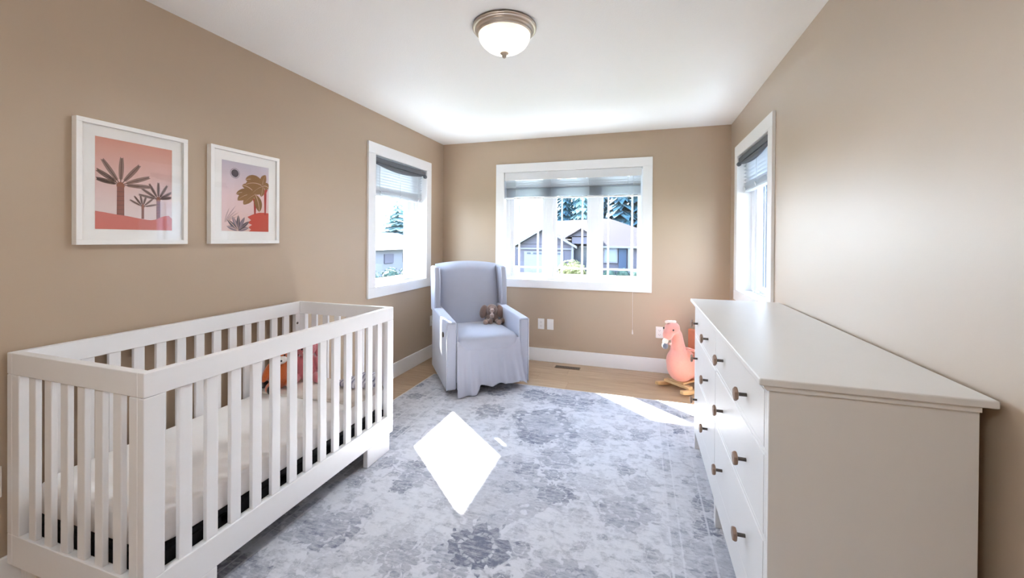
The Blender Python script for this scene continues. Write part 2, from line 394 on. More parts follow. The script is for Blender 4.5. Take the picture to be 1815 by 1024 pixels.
def window(name, loc, rz, op, tw, panes, gz, dep=.115, bar=None, closed_crank=True):
    """local x along the wall, y outward, z up; op = opening (x0,x1,z0,z1); panes = glass x-ranges"""
    w_ = empty(name, loc, rz); w_['kind'] = 'structure'
    x0, x1, z0, z1 = op
    bt = tw*.92
    for b in ((x0-tw, x1+tw, z1, z1+tw), (x0-tw, x1+tw, z0-bt, z0)):
        MB().box(b[0], b[1], -.02, 0, b[2], b[3]).build('casing', M['trim'], w_, bevel=.002)
    for b in ((x0-tw, x0), (x1, x1+tw)):
        MB().box(b[0], b[1], -.02, 0, z0, z1).build('casing', M['trim'], w_, bevel=.002)
    t = .006
    for b in ((x0, x0+t, z0+t, z1-t), (x1-t, x1, z0+t, z1-t), (x0, x1, z0, z0+t), (x0, x1, z1-t, z1)):
        MB().box(b[0], b[1], -.018, T, b[2], b[3]).build('jamb', M['trim'], w_)
    X0, X1, Z0, Z1 = x0+t, x1-t, z0+t, z1-t
    # frame members between sashes
    sw = .042; g0, g1 = gz
    fr = MB(); y0, y1 = dep-.02, dep+.045
    fr.box(X0, X1, y0, y1, Z0, g0-sw); fr.box(X0, X1, y0, y1, g1+sw, Z1)
    prev = X0
    for (a, b) in panes:
        fr.box(prev, a-sw, y0, y1, g0-sw, g1+sw); prev = b+sw
    fr.box(prev, X1, y0, y1, g0-sw, g1+sw)
    fr.build('frame', M['vinyl'], w_, bevel=.003)
    for (a, b) in panes:
        s_ = MB(); ya, yb = dep-.008, dep+.03
        s_.box(a-sw, b+sw, ya, yb, g0-sw, g0); s_.box(a-sw, b+sw, ya, yb, g1, g1+sw)
        s_.box(a-sw, a, ya, yb, g0, g1); s_.box(b, b+sw, ya, yb, g0, g1)
        so = s_.build('sash', M['vinyl'], w_, bevel=.003)
        MB().box(a, b, dep+.009, dep+.013, g0, g1).build('pane', M['glass'], so)
        if bar:
            mt = .009
            for xx in (a+bar, b-bar): MB().box(xx-mt, xx+mt, dep+.014, dep+.020, g0, g1).build('muntin', M['slat'], so)
            for zz in (g0+bar+.012, g1-bar): MB().box(a, b, dep+.0145, dep+.0195, zz-mt, zz+mt).build('muntin', M['slat'], so)
    return w_
wl_ = window('window_1', (XL, 0, 0), PI/2, OPL, .095, [(3.14, 3.86)], (.955, 2.02))
MB().box(3.733, 3.816, .10, .15, .93, 2.04).build('mullion', M['vinyl'], wl_, bevel=.003)
wb_ = window('window_2', (0, YB, 0), 0, OPB, .09, [(-1.385, -1.055), (-.892, -.556), (-.388, -.034)], (.952, 2.03), dep=.105, bar=.055)
wr_ = window('window_3', (XR, 0, 0), -PI/2, (-OPR[1], -OPR[0], OPR[2], OPR[3]), .095, [(-3.85, -3.24)], (.955, 2.02))
# roof overhangs of this house, outside above the windows
MB().box(XL-T-.78, XL-T+.02, YF-T, YB+T+.76, 2.44, 2.58).build('trim_1', M['trim'], kind='structure')
MB().box(XL-T+.02, XR+T, YB+T-.02, YB+T+.76, 2.44, 2.58).build('trim_2', M['trim'], kind='structure')
# crank handles on the side windows
for w_, cx in ((wl_, 3.62), (wr_, -3.74)):
    mb = MB(); mb.box(cx-.035, cx+.035, .082, .098, .912, .926); mb.tube([(cx, .08, .926), (cx, .05, .935), (cx+.05, .045, .93)], .005)
    mb.build('crank', M['plate'], w_, bevel=.002)

# ------------------------------------------------------------------ rug
MB().box(-1.915, .52, .5, 3.545, .001, .011).build('area_rug', M['rug'], bevel=.003)
tag(bpy.data.objects['area_rug'], 'large pale grey distressed floral rug covering the middle of the oak floor', 'rug')
# pale binding along the rim
bd = MB()
for b in ((-1.923, -1.912, .494, 3.551), (.517, .528, .494, 3.551), (-1.912, .517, .494, .503), (-1.912, .517, 3.542, 3.551)):
    bd.box(b[0], b[1], b[2], b[3], .001, .0125)
bd.build('binding', M['blanket'], bpy.data.objects['area_rug'], bevel=.002)

# ------------------------------------------------------------------ crib
crib = thing('crib', 'white wooden slatted baby crib standing against the left wall', 'crib', (-1.481, .8575, 0))
o_ = (-1.481, .8575, 0)
CX0, CX1, CY0, CY1 = -2.226, -1.481, .8575, 2.205
RT = .030
zt, zr, zb0, zb1 = .901, .822, .118, .232
pwid = .062
def part(n, mb, m_, p, bev=.003, **k): return mb.build(n, m_, p, bevel=bev, **k)
for (xa, xb) in ((CX1-RT, CX1), (CX0, CX0+RT)):
    part('top_rail', MB(o_).box(xa, xb, CY0, CY1, zr, zt), M['crib'], crib)
    part('bottom_rail', MB(o_).box(xa, xb, CY0, CY1, zb0, zb1), M['crib'], crib)
for (ya, yb) in ((CY0, CY0+RT), (CY1-RT, CY1)):
    part('top_rail', MB(o_).box(CX0+RT, CX1-RT, ya, yb, zr, zt), M['crib'], crib)
    part('bottom_rail', MB(o_).box(CX0+RT, CX1-RT, ya, yb, zb0, zb1), M['crib'], crib)
for xa in (CX0, CX1-RT):
    for ya, yb in ((CY0, CY0+pwid), (CY1-pwid, CY1)):
        sx = 1 if xa == CX0 else -1
        mb = MB(o_); mb.box(xa, xa+RT, ya, yb, zb1, zr-.001)
        # end-frame leaf of the corner
        yy = CY0 if ya == CY0 else CY1-RT
        if xa == CX0: mb.box(xa+RT, xa+.074, yy, yy+RT, zb1, zr-.001)
        else: mb.box(xa-.040, xa, yy, yy+RT, zb1, zr-.001)
        part('post', mb, M['crib'], crib)
pitch = (CY1-CY0-2*pwid+.046)/14
s0 = None
for xa in (CX1-RT+.006, CX0+.006):
    for k in range(13):
        yc = CY0+pwid-.023+pitch*(k+1)
        if s0 is None:
            mb = MB(); mb.box(0, RT-.012, -.0215, .0215, 0, zr-zb1); s0 = mb.build('slat', M['crib'], crib, bevel=.003); s0.location = (xa-o_[0], yc-o_[1], zb1)
        else: share(s0, crib, (xa-o_[0], yc-o_[1], zb1))
s1 = None
ix0, ix1 = CX0+.074, CX1-.070
p2 = (ix1-ix0+.049)/7
for ya in (CY0+.006, CY1-RT+.006):
    for k in range(6):
        xc = ix0-.0245+p2*(k+1)
        if s1 is None:
            s1 = MB().box(-.0205, .0205, 0, RT-.012, 0, zr-zb1).build('slat', M['crib'], crib, bevel=.003); s1.location = (xc-o_[0], ya-o_[1], zb1)
        else: share(s1, crib, (xc-o_[0], ya-o_[1], zb1))
for fx0, fx1, zf in ((CX1-RT, CX1, .0125), (CX0, CX0+RT, .0)):
    for y0, y1, e0 in ((CY0+.035, CY0+.235, 0), (CY1-.250, CY1-.036, 1)):
        mb = MB(o_); mb.box(fx0, fx1, y0, y1, zf, zb0)
        if fx1 == CX1: mb.box(CX1-.10, CX1-RT, (y0 if not e0 else y1-RT), (y0+RT if not e0 else y1), zf, zb0)
        else: mb.box(CX0+RT, CX0+.10, (y0 if not e0 else y1-RT), (y0+RT if not e0 else y1), 0.0, zb0)
        part('foot', mb, M['crib'], crib)
# dark mattress support, springs frame
sup = MB(o_); sx0, sx1, sy0, sy1 = CX0+RT+.012, CX1-RT-.012, CY0+RT+.012, CY1-RT-.012
for b in ((sx0, sx0+.025, sy0, sy1), (sx1-.025, sx1, sy0, sy1), (sx0, sx1, sy0, sy0+.025), (sx0, sx1, sy1-.025, sy1)): sup.box(*b, .215, .262)
for k in range(9): sup.box(sx0, sx1, sy0+.1+k*.135, sy0+.13+k*.135, .235, .262)
sup.box(sx0+.01, sx1-.01, sy0+.01, sy1-.01, .262, .280)
sup.build('mattress_support', M['black'], crib, bevel=.002)
for (yy, zz) in ((CY0+.095, .76), (CY0+.095, .36), (CY1-.09, .76)):
    sc_ = MB(o_); sc_.lathe([(.004, 0), (.008, .0015), (.008, .003), (.004, .005)], (CX0+RT, CY0+.05 if yy < 1.5 else CY1-.05, zz), axis=0, n=12)
    sc_.build('bolt', M['steel'], crib, smooth=True)

# mattress with fitted sheet
mx0, mx1, my0, my1 = CX0+.036, CX1-.036, CY0+.040, CY1-.040
mt = MB(((mx0+mx1)/2, (my0+my1)/2, .282))
mt.ell(((mx0+mx1)/2, (my0+my1)/2, .3445), ((mx1-mx0)/2, (my1-my0)/2, .0635), nu=120, nv=28, e1=.22, e2=.16)
from mathutils import noise as mn
for i, v in enumerate(mt.v):
    n_ = mn.noise(Vector((v[0]*9, v[1]*5, v[2]*4)))*.006+mn.noise(Vector((v[0]*3, v[1]*14, 2)))*.003
    side = abs(v[0]) > (mx1-mx0)/2-.03 or abs(v[1]) > (my1-my0)/2-.03
    if side: mt.v[i] = (v[0]*(1+n_*.9), v[1]*(1+n_*.5), v[2]+(0 if v[2] < .02 else n_*.5))
    else: mt.v[i] = (v[0], v[1], v[2]+n_*.45 if v[2] > .02 else v[2])
tag(mt.build('crib_mattress', M['sheet'], smooth=True), 'crib mattress in a white fitted sheet lying inside the crib', 'mattress')
ztop = .4085
# blanket on the far part of the mattress
def cloth(name, x0, x1, y0, y1, z, m_, amp=.004, fr=9, th=.012, drop=0, seed=0, sk=0):
    mb = MB(((x0+x1)/2, (y0+y1)/2, z))
    def top(u, v, dz):
        x = x0+(x1-x0)*u; y = y0+(y1-y0)*v+sk*(u-.5)
        n_ = mn.noise(Vector((x*fr+seed, y*fr, seed)))*amp+mn.noise(Vector((x*fr*2.3, y*fr*3+seed, 1)))*amp*.5
        ed = max(0, .03-min(u*(x1-x0), (1-u)*(x1-x0)))/.03
        return (x, y, z+abs(n_)+dz-drop*ed*ed)
    mb.grid(lambda u, v: top(u, v, th), 40, 30); mb.grid(lambda u, v: top(u, v, 0), 40, 30)
    N = 41*31
    idx = list(range(0, 41))+[41*j+40 for j in range(1, 31)]+[41*30+i for i in range(39, -1, -1)]+[41*j for j in range(29, 0, -1)]
    mb.f += [(idx[k], idx[(k+1) % len(idx)], idx[(k+1) % len(idx)]+N, idx[k]+N) for k in range(len(idx))]
    mb.mi += [0]*len(idx)
    return mb.build(name, m_, smooth=True)
tag(cloth('folded_blanket', mx0+.012, mx1-.004, 1.845, 2.150, ztop-.001, M['blanket'], sk=.03, drop=.018), 'cream folded blanket laid across the far end of the crib mattress', 'blanket')
def muslin():
    t = NT('lavender_patterned_muslin'); o = t.obj()
    wv = t.new('ShaderNodeTexWave'); t.l.new(o, wv.inputs[0]); wv.inputs['Scale'].default_value = 14; wv.inputs['Distortion'].default_value = 6; wv.inputs['Detail'].default_value = 3
    t.l.new(t.mix(t.step(wv.outputs[1], .5, .75), lin((214, 214, 224)), lin((140, 142, 164))), t.b.inputs['Base Color']); t.b.inputs['Roughness'].default_value = .95; return t.m
ms = MB((-1.62, 2.09, ztop+.012))
ms.ell((-1.625, 2.095, ztop+.040), (.105, .06, .030), R=rot('Z', 14), nu=40, nv=16, e1=.7, e2=.6)
ms.ell((-1.605, 2.115, ztop+.066), (.080, .040, .024), R=rot('Z', 18), nu=40, nv=16, e1=.7, e2=.6)
ms.ell((-1.70, 2.07, ztop+.03), (.085, .045, .018), R=rot('Z', -10), nu=40, nv=16, e1=.7, e2=.6)
ob = ms.build('muslin_cloth', muslin(), smooth=True); plush(ob, .006, 3)
tag(ob, 'crumpled lavender grey patterned cloth at the far end of the crib', 'cloth')

# plush fox and rose bunny in the crib
fx = (-2.075, 1.90, ztop+.012)
fox = thing('fox_plush', 'orange plush fox with a white face sitting in the crib', 'plush toy', fx, math.radians(55))
mb = MB(); mb.ell((0, 0, .09), (.058, .05, .092)); mb.ell((-.055, -.045, .03), (.022, .06, .024), R=rot('Z', -12)); mb.ell((.055, -.05, .03), (.022, .06, .024), R=rot('Z', 12))
mb.ell((-.064, -.01, .11), (.02, .024, .06), R=rot('Y', 20)); mb.ell((.064, -.01, .11), (.02, .024, .06), R=rot('Y', -20))
mb.ell((0, -.01, .20), (.055, .05, .048))
plush(mb.build('body', M['fox'], fox, smooth=True))
for s_ in (-1, 1):
    e_ = MB(); e_.ell((s_*.036, 0, .255), (.017, .009, .03), R=rot('Y', s_*14)); e_.build('ear', M['fox'], fox, smooth=True)
    e_ = MB(); e_.ell((s_*.054, -.105, .035), (.021, .018, .026)); e_.build('paw', M['foxblack'], fox, smooth=True)
    e_ = MB(); e_.ell((s_*.022, -.060, .212), (.0055, .004, .0055), nu=10, nv=8); e_.build('eye', M['foxblack'], fox, smooth=True)
mb = MB(); mb.ell((0, -.048, .185), (.04, .026, .026)); mb.ell((0, -.066, .182), (.016, .02, .014)); plush(mb.build('muzzle', M['foxwhite'], fox, smooth=True), .004)
MB().ell((0, -.086, .188), (.007, .005, .006), nu=10, nv=8).build('nose', M['foxblack'], fox, smooth=True)
mb = MB(); mb.tube([(-.03, .035, .03), (-.075, .045, .03), (-.105, .02, .04), (-.12, -.01, .06)], [.014, .026, .03, .01], 12); plush(mb.build('tail', M['foxblack'], fox, smooth=True))
bn = (-2.035, 2.075, ztop+.012)
bun = thing('bunny_plush', 'rose pink plush bunny sitting in the crib beside the orange fox', 'plush toy', bn, math.radians(38))
mb = MB(); mb.ell((0, 0, .085), (.07, .06, .088)); mb.ell((0, -.005, .205), (.058, .052, .052))
mb.ell((-.06, -.07, .032), (.027, .06, .03), R=rot('Z', -14)); mb.ell((.062, -.07, .032), (.027, .06, .03), R=rot('Z', 14))
mb.ell((-.075, -.02, .11), (.024, .028, .06), R=rot('Y', 26)); mb.ell((.078, -.025, .105), (.026, .03, .056), R=rot('Y', -30))
plush(mb.build('body', M['rose'], bun, smooth=True))
for s_ in (-1, 1):
    e_ = MB(); e_.ell((s_*.058, .012, .185), (.018, .014, .072), R=rot('Y', -s_*14)); e_.build('ear', M['rose'], bun, smooth=True)
    e_ = MB(); e_.ell((s_*.022, -.056, .212), (.006, .004, .006), nu=10, nv=8); e_.build('eye', M['foxblack'], bun, smooth=True)
MB().ell((0, -.06, .192), (.018, .012, .012)).build('muzzle', M['tuft'], bun, smooth=True)

# ------------------------------------------------------------------ pictures
def picture(name, label, y0, y1, z0, z1, art, cols):
    y, z = (y0+y1)/2, z0
    p = thing(name, label, 'picture', (XL, y, z), PI/2, 'framed palm prints')
    w_, h = y1-y0, z1-z0; fwid = .02; d = .032
    fr = MB(); X0, X1 = -w_/2, w_/2          # local x = world y, local y = outward into the wall (-), so front is -y
    for b in ((X0, X1, h-fwid, h), (X0, X1, 0, fwid), (X0, X0+fwid, fwid, h-fwid), (X1-fwid, X1, fwid, h-fwid)): fr.box(b[0], b[1], -d, 0, b[2], b[3])
    fr.build('frame', M['frame'], p, bevel=.0015)
    MB().box(X0+fwid, X1-fwid, -.018, -.012, fwid, h-fwid).build('mat_board', M['mat_board'], p)
    MB().box(X0+fwid, X1-fwid, -.0255, -.0235, fwid, h-fwid).build('glass', M['picture_glass'], p)
    aw, ah = .298, .398; az = h/2-.5*ah-.0; ax = -aw/2
    a = MB(); lay = [0, -1]
    def poly(pts, mi):
        if lay[1] != mi: lay[0] += 1; lay[1] = mi
        yy = -.0186-.000015*lay[0]
        a.add([(ax+aw*u, yy, az+ah*v) for u, v in pts], [tuple(range(len(pts)))], mi)
    def clampp(pts): return [(min(max(u, 0), 1), min(max(v, 0), 1)) for u, v in pts]
    art(poly, clampp)
    a.build('art_print', cols, p)
    return p
def printmat(name, rgb): return mat(name, rgb, .8, .2)
def gradmat(name, stops):
    t = NT(name); s_ = t.new('ShaderNodeSeparateXYZ'); t.l.new(t.obj(), s_.inputs[0])
    f = t.math('DIVIDE', t.math('SUBTRACT', s_.outputs[2], .066), .398)
    c = t.new('ShaderNodeValToRGB'); t.l.new(f, c.inputs[0]); el = c.color_ramp.elements
    el[0].position, el[0].color = stops[0][0], (*lin(stops[0][1]), 1); el[1].position, el[1].color = stops[-1][0], (*lin(stops[-1][1]), 1)
    for q, cc in stops[1:-1]: k = el.new(q); k.color = (*lin(cc), 1)
    t.l.new(c.outputs[0], t.b.inputs['Base Color']); t.b.inputs['Roughness'].default_value = .8; return t.m
def frond(poly, cx, cy, ang, L, wd, mi, mi2, n=16):
    # feathery palm frond: tapering rib with leaflets
    ca, sa = math.cos(ang), math.sin(ang); A = .298/.398
    def tr(l, w_): return (cx+(l*ca-w_*sa), cy+(l*sa+w_*ca)*A)
    def inside(p_): return 0 <= p_[0] <= 1 and 0 <= p_[1] <= 1
    Lm = L
    while Lm > .02 and not inside(tr(Lm, wd)) or not inside(tr(Lm, -wd)):
        Lm -= .01
        if Lm < .02: break
    for i in range(n):
        l = Lm*(.18+.82*i/n); ww = wd*(.55+.45*math.sin(PI*(i+2)/(n+2)))
        for s_ in (-1, 1):
            q = [tr(l, 0), tr(l+.022, s_*ww), tr(l+.036, s_*ww*.9), tr(l+.02, 0)]
            if all(inside(z_) for z_ in q): poly(q, mi)
    q = [tr(0, -.006), tr(Lm, -.003), tr(Lm, .003), tr(0, .006)]
    if all(inside(z_) for z_ in q): poly(q, mi2)
def art1(poly, cl):
    poly([(0, 0), (1, 0), (1, 1), (0, 1)], 0)
    # hills
    pts = [(0, .195)]+[(u/20, .155+.035*math.cos(u/20*2*PI*1.15-.1)+.03*math.exp(-((u/20-.38)/.16)**2)-.05*math.exp(-((u/20-.74)/.14)**2)) for u in range(1, 20)]+[(1, .145)]
    def palm(cx, base, top, wd, L, fw_, ls, n):
        for k, a in enumerate(ls): frond(poly, cx, top, math.radians(a), L, fw_, 2, 4, n)
        poly([(cx-wd, base), (cx+wd, base), (cx+wd*.95, top-.02), (cx-wd*.95, top-.02)], 3)
        poly([(cx-wd*1.1+wd*1.1*(1-math.cos(PI*i/10)), top-.02+.055*math.sin(PI*i/10)) for i in range(11)], 5)
        for i in range(7):
            z_ = base+(top-.03-base)*i/7
            poly([(cx-wd, z_), (cx+wd, z_+.004), (cx+wd, z_+.008), (cx-wd, z_+.004)], 4)
    palm(.30, .12, .50, .047, .40, .034, (2, 24, 54, 88, 122, 146, 168), 22)
    palm(.585, .13, .27, .018, .18, .016, (15, 45, 75, 100, 125, 150), 12)
    palm(.80, .10, .37, .028, .26, .022, (15, 35, 62, 90, 118, 146, 168), 16)
    poly([(0, 0)]+[(1, 0)]+pts[::-1], 1)
def art2(poly, cl):
    poly([(0, 0), (1, 0), (1, 1), (0, 1)], 0)
    A = .298/.398
    def disc(cx, cy, r, mi, n=28, ry=None): poly(cl([(cx+r*math.cos(2*PI*i/n), cy+(ry or r*A)*math.sin(2*PI*i/n)) for i in range(n)]), mi)
    disc(.26, .835, .098, 6); disc(.26, .835, .088, 0); disc(.26, .835, .075, 2)
    poly([(.55, 0), (1, 0), (1, .29), (.9, .295), (.78, .29), (.66, .265), (.52, .215), (.60, .17), (.52, .13), (.62, .10), (.54, .06), (.60, .03)], 1)
    def leaf(bx, by, ang, L, wd, bend, mi=3):
        pts = []
        n = 14
        def c(t_):
            a_ = math.radians(ang+bend*t_); return None
        x, y = bx, by; mid = [(x, y, math.radians(ang))]
        for i in range(n):
            a_ = math.radians(ang+bend*(i+1)/n); x += L/n*math.cos(a_); y += L/n*math.sin(a_)*A; mid.append((x, y, a_))
        for s_ in (1, -1):
            seq = mid if s_ == 1 else mid[::-1]
            for k, (mx_, my_, a_) in enumerate(seq):
                t_ = (k if s_ == 1 else n-k)/n; ww = wd*math.sin(PI*min(t_, .999))**.7
                pts.append((mx_-s_*ww*math.sin(a_), my_+s_*ww*math.cos(a_)*A))
        poly(cl(pts), mi)
        poly(cl([(mid[k][0], mid[k][1]) for k in range(0, n+1, 2)]+[(mid[k][0]+.007, mid[k][1]+.007) for k in range(n, -1, -2)]), 5)
    def trunk(cx, z0, z1): poly([(cx-.018, z0), (cx+.018, z0), (cx+.03, z1-.05), (cx+.06, z1), (cx-.06, z1), (cx-.03, z1-.05)], 4)
    trunk(.685, .26, .50); trunk(.92, .26, .66)
    for a_, L, wd, bn_ in ((160, .42, .075, 45), (175, .42, .085, 50), (205, .34, .08, 30), (120, .34, .08, 60), (300, .36, .085, -28), (60, .26, .07, -60)):
        leaf(.69, .56, a_, L, wd, bn_)
    for a_, L, wd, bn_ in ((130, .42, .10, 70), (150, .40, .09, 60), (100, .26, .07, -50), (200, .30, .07, 30), (265, .22, .06, -10), (30, .16, .08, -80)):
        leaf(.86, .70, a_, L, wd, bn_)
    for a_, L, mi in ((60, .40, 7), (50, .34, 7), (40, .36, 7), (75, .3, 7), (30, .30, 7)): leaf(.05, .12, a_, L, .012, -8, mi)
    for k, a_ in enumerate((15, 38, 62, 88, 112, 136, 160)): leaf(.32, .01, a_, .30 if 30 < a_ < 150 else .24, .036, 0, 2 if k % 2 else 6)
cols1 = [gradmat('print_sky_peach', ((0, (238, 226, 224)), (.35, (234, 208, 204)), (1, (222, 158, 140)))), printmat('print_coral_hill', (214, 122, 112)), printmat('print_frond_mauve', (160, 130, 120)), printmat('print_trunk', (150, 98, 88)), printmat('print_rib', (110, 84, 80)), printmat('print_trunk_cap', (160, 104, 84))]
cols2 = [gradmat('print_sky_lilac', ((0, (232, 200, 192)), (.5, (238, 208, 208)), (1, (204, 196, 208)))), printmat('print_red_hill', (208, 88, 74)), printmat('print_slate', (96, 88, 98)), printmat('print_ochre_leaf', (150, 112, 74)), printmat('print_red_trunk', (182, 72, 66)), printmat('print_leaf_vein', (224, 190, 174)), printmat('print_mauve_grey', (140, 126, 138)), printmat('print_pale_mauve', (196, 164, 164))]
picture('framed_print', 'white framed print of three palms on coral hills, left of the two pictures', 1.043, 1.474, 1.296, 1.829, art1, cols1)
picture('framed_print', 'white framed print with dark sun and ochre palm leaves, right of the two pictures', 1.590, 2.025, 1.296, 1.838, art2, cols2)

# ------------------------------------------------------------------ dresser
DX0, DX1, DY0, DY1, DZ = .3108, .8105, 1.2525, 2.8542, .9573
dr = thing('dresser', 'long white six-drawer dresser with wooden knobs along the right wall', 'dresser', (DX0, DY0, 0))
do = (DX0, DY0, 0); D = M['dresser']
BX0, BX1, BY0, BY1 = .338, .782, 1.268, 2.838
zb, zc = .118, .925
part('top', MB(do).box(DX0, DX1, DY0, DY1, DZ-.020, DZ), D, dr, .004)
part('moulding', MB(do).prism([(DX0+.012, DZ-.020), (DX0+.014, DZ-.028), (DX0+.022, DZ-.034), (BX0, DZ-.034), (BX1, DZ-.034), (BX1, DZ-.020)], 1, DY0+.008, DY1-.008), D, dr, .0015)
for ya, yb in ((BY0, BY0+.02), (BY1-.02, BY1)): part('side_panel', MB(do).box(BX0, BX1, ya, yb, zb, DZ-.034), D, dr, .002)
part('back_panel', MB(do).box(BX1-.008, BX1, BY0+.02, BY1-.02, zb, DZ-.034), D, dr, .001)
face = MB(do); ym = 2.075
rows = [(.744, .912), (.498, .730), (.240, .484)]
fx0, fx1 = BX0, BX0+.018
for zz in ((.912, DZ-.034), (.730, .744), (.484, .498), (zb, .240)): face.box(fx0, fx1, BY0+.02, BY1-.02, *zz)
for z0, z1 in rows: face.box(fx0, fx1, BY0+.02, BY0+.036, z0, z1); face.box(fx0, fx1, BY1-.036, BY1-.02, z0, z1); face.box(fx0, fx1, ym-.010, ym+.010, z0, z1)
part('face_frame', face, D, dr, .0015)
part('carcass', MB(do).box(BX0+.03, BX1-.01, BY0+.022, BY1-.022, zb+.01, zb+.03), D, dr, .001)
for yy in (BY0, ym-.022, BY1-.044):
    part('leg', MB(do).box(BX0, BX0+.04, yy, yy+.044, .0125, zb), D, dr, .002)
    part('leg', MB(do).box(BX1-.04, BX1, yy, yy+.044, .0005, zb), D, dr, .002)
gapz = .0025
for ya, yb, kys in ((BY0+.036, ym-.010, (1.503, 1.899)), (ym+.010, BY1-.036, (2.297, 2.70))):
    for (z0, z1) in rows:
        dwr = empty('drawer', (0, 0, 0)); dwr.parent = dr
        a, b, c, d = ya+gapz, yb-gapz, z0+gapz, z1-gapz
        bpy.data.objects.remove(dwr)
        dm = MB(do); dm.box(BX0-.001, BX0+.016, a, b, c, d); dm.box(BX0+.016, BX1-.04, a+.02, b-.02, c+.015, d-.02)
        dwr = part('drawer', dm, D, dr, .0025)
        for ky in kys:
            kz = (z0+z1)/2-.004
            R_ = rot('Y', -90)
            kb = MB(do); kb.lathe([(.006, 0), (.006, .026)], (BX0-.001, ky, kz), n=12, R=R_)
            kb.build('knob_stem', M['steel'], dwr, smooth=False)
            kb = MB(do); kb.lathe([(.012, .025), (.022, .028), (.024, .031), (.024, .036), (.020, .039)], (BX0-.001, ky, kz), n=6, R=R_ )
            kb.build('knob', M['knob'], dwr, bevel=.0015)

# ------------------------------------------------------------------ glider chair
ct = math.radians(38.5); HW = .375
ch = thing('glider_armchair', 'blue grey upholstered wingback glider chair in the far left corner', 'armchair', (-1.2405, 3.2734, .0115), ct)
V = M['velvet']
def up(n, mb, bev=.02, m_=V, seg=4, **k): return mb.build(n, m_, ch, bevel=bev, seg=seg, **k)
Z = -.0115
for s_ in (-1, 1):
    xo, xi = s_*HW, s_*(HW-.092)
    # arm: side slab, sloping slightly
    mb = MB(); pts = [(0, .05), (.70, .07), (.70, .66), (.06, .625), (0, .62)]
    mb.prism(pts, 0, min(xo, xi), max(xo, xi)); a = up('arm', mb, .018)
    pp = MB(); e_ = [(xo, 0, .055), (xo, 0, .612), (xi, 0, .612), (xi, 0, .055)]
    pp.tube([(p_[0]*.985, -.001, p_[2]) for p_ in e_], .004, 6); pp.build('piping', M['piping'], a, smooth=True)
    # wing
    mb = MB(); xw0, xw1 = s_*(HW-.005), s_*(HW-.058)
    mb.prism([(.575, .60), (.80, .60), (.835, 1.05), (.62, 1.045), (.585, .92)], 0, min(xw0, xw1), max(xw0, xw1)); wg = up('wing', mb, .02)
    pp = MB(); pp.tube([(xw0*.99, .574, .64), (xw0*.99, .584, .92), (xw0*.99, .617, 1.035)], .004, 6); pp.tube([(xw1, .574, .64), (xw1, .584, .92), (xw1, .617, 1.035)], .004, 6)
    pp.build('piping', M['piping'], wg, smooth=True)
# outer back
mb = MB(); mb.prism([(.70, .08), (.82, .08), (.875, .7), (.90, 1.04), (.80, 1.045), (.72, .5)], 0, -HW+.03, HW-.03); up('outer_back', mb, .02)
# back cushion: tapered, domed top
mb = MB()
def backfn(u, v, side):
    zz = .42+v*(1.065-.42)
    hw = .322-.028*max(0, .5-v)
    x = (2*u-1)*hw
    dome = .028*(1-(2*u-1)**2)
    th = .085*(1-abs(2*u-1)**5)*(1-max(0, (v-.9)/.1)**2)*(1 if v > .06 else v/.06)
    yb = .64+.17*v
    return (x, yb-(th if side else -.02)-.01*math.sin(PI*v), zz+dome*v)
mb.grid(lambda u, v: backfn(u, v, 1), 36, 30); mb.grid(lambda u, v: backfn(u, v, 0), 36, 30)
N = 37*31; idx = list(range(37))+[37*j+36 for j in range(1, 31)]+[37*30+i for i in range(35, -1, -1)]+[37*j for j in range(29, 0, -1)]
mb.f += [(idx[k], idx[(k+1) % len(idx)], idx[(k+1) % len(idx)]+N, idx[k]+N) for k in range(len(idx))]; mb.mi += [0]*len(idx)
mb.build('back_cushion', V, ch, smooth=True)
# seat cushion
mb = MB(); mb.ell((0, .33, .415), (.283, .345, .085), nu=72, nv=24, e1=.42, e2=.22); mb.build('seat_cushion', V, ch, smooth=True)
up('seat_base', MB().box(-HW+.09, HW-.09, .03, .72, .10, .36), .01)
# draped skirt in front (the throw hangs longer at the chair's left-hand corner)
mb = MB()
def skirt(u, v, dz=0):
    xt, xb_ = -.284+.568*u, -.292+.632*u
    x = xt+(xb_-xt)*v**1.3
    low = .012 if u < .26 else .012+.065*min(1, (u-.26)/.06)
    low += .008*math.sin(u*23)*(u > .3)
    if u > .93: low -= .02*(u-.93)/.07
    z = .452-(.452-low)*v
    fold = (math.sin(u*31+.8*math.sin(u*9))*.011+math.sin(u*67+1)*.004)*v**1.4
    y = .012-.022*math.sin(min(1, v*6)*PI/2)-.045*v**2-fold
    if u < .28: y -= .02*v*(1-u/.28)
    return (x, y-dz, z)
mb.grid(lambda u, v: skirt(u, v), 110, 34); mb.grid(lambda u, v: skirt(u, v, -.006), 110, 34)
mb.build('skirt', V, ch, smooth=True)
# glider base under it, and the recline latch
mb = MB(); mb.box(-.26, .26, .14, .62, .0, .03); mb.box(-.2, .2, .22, .55, .03, .11); mb.build('base', M['black'], ch, bevel=.004)
mb = MB(); R_ = rot('Y', -90); mb.lathe([(.0, 0), (.022, 0), (.024, .006), (.018, .010), (.0, .010)], (-HW, .12, .50), n=20, R=R_); up('recline_latch', mb, 0, M['steel'])

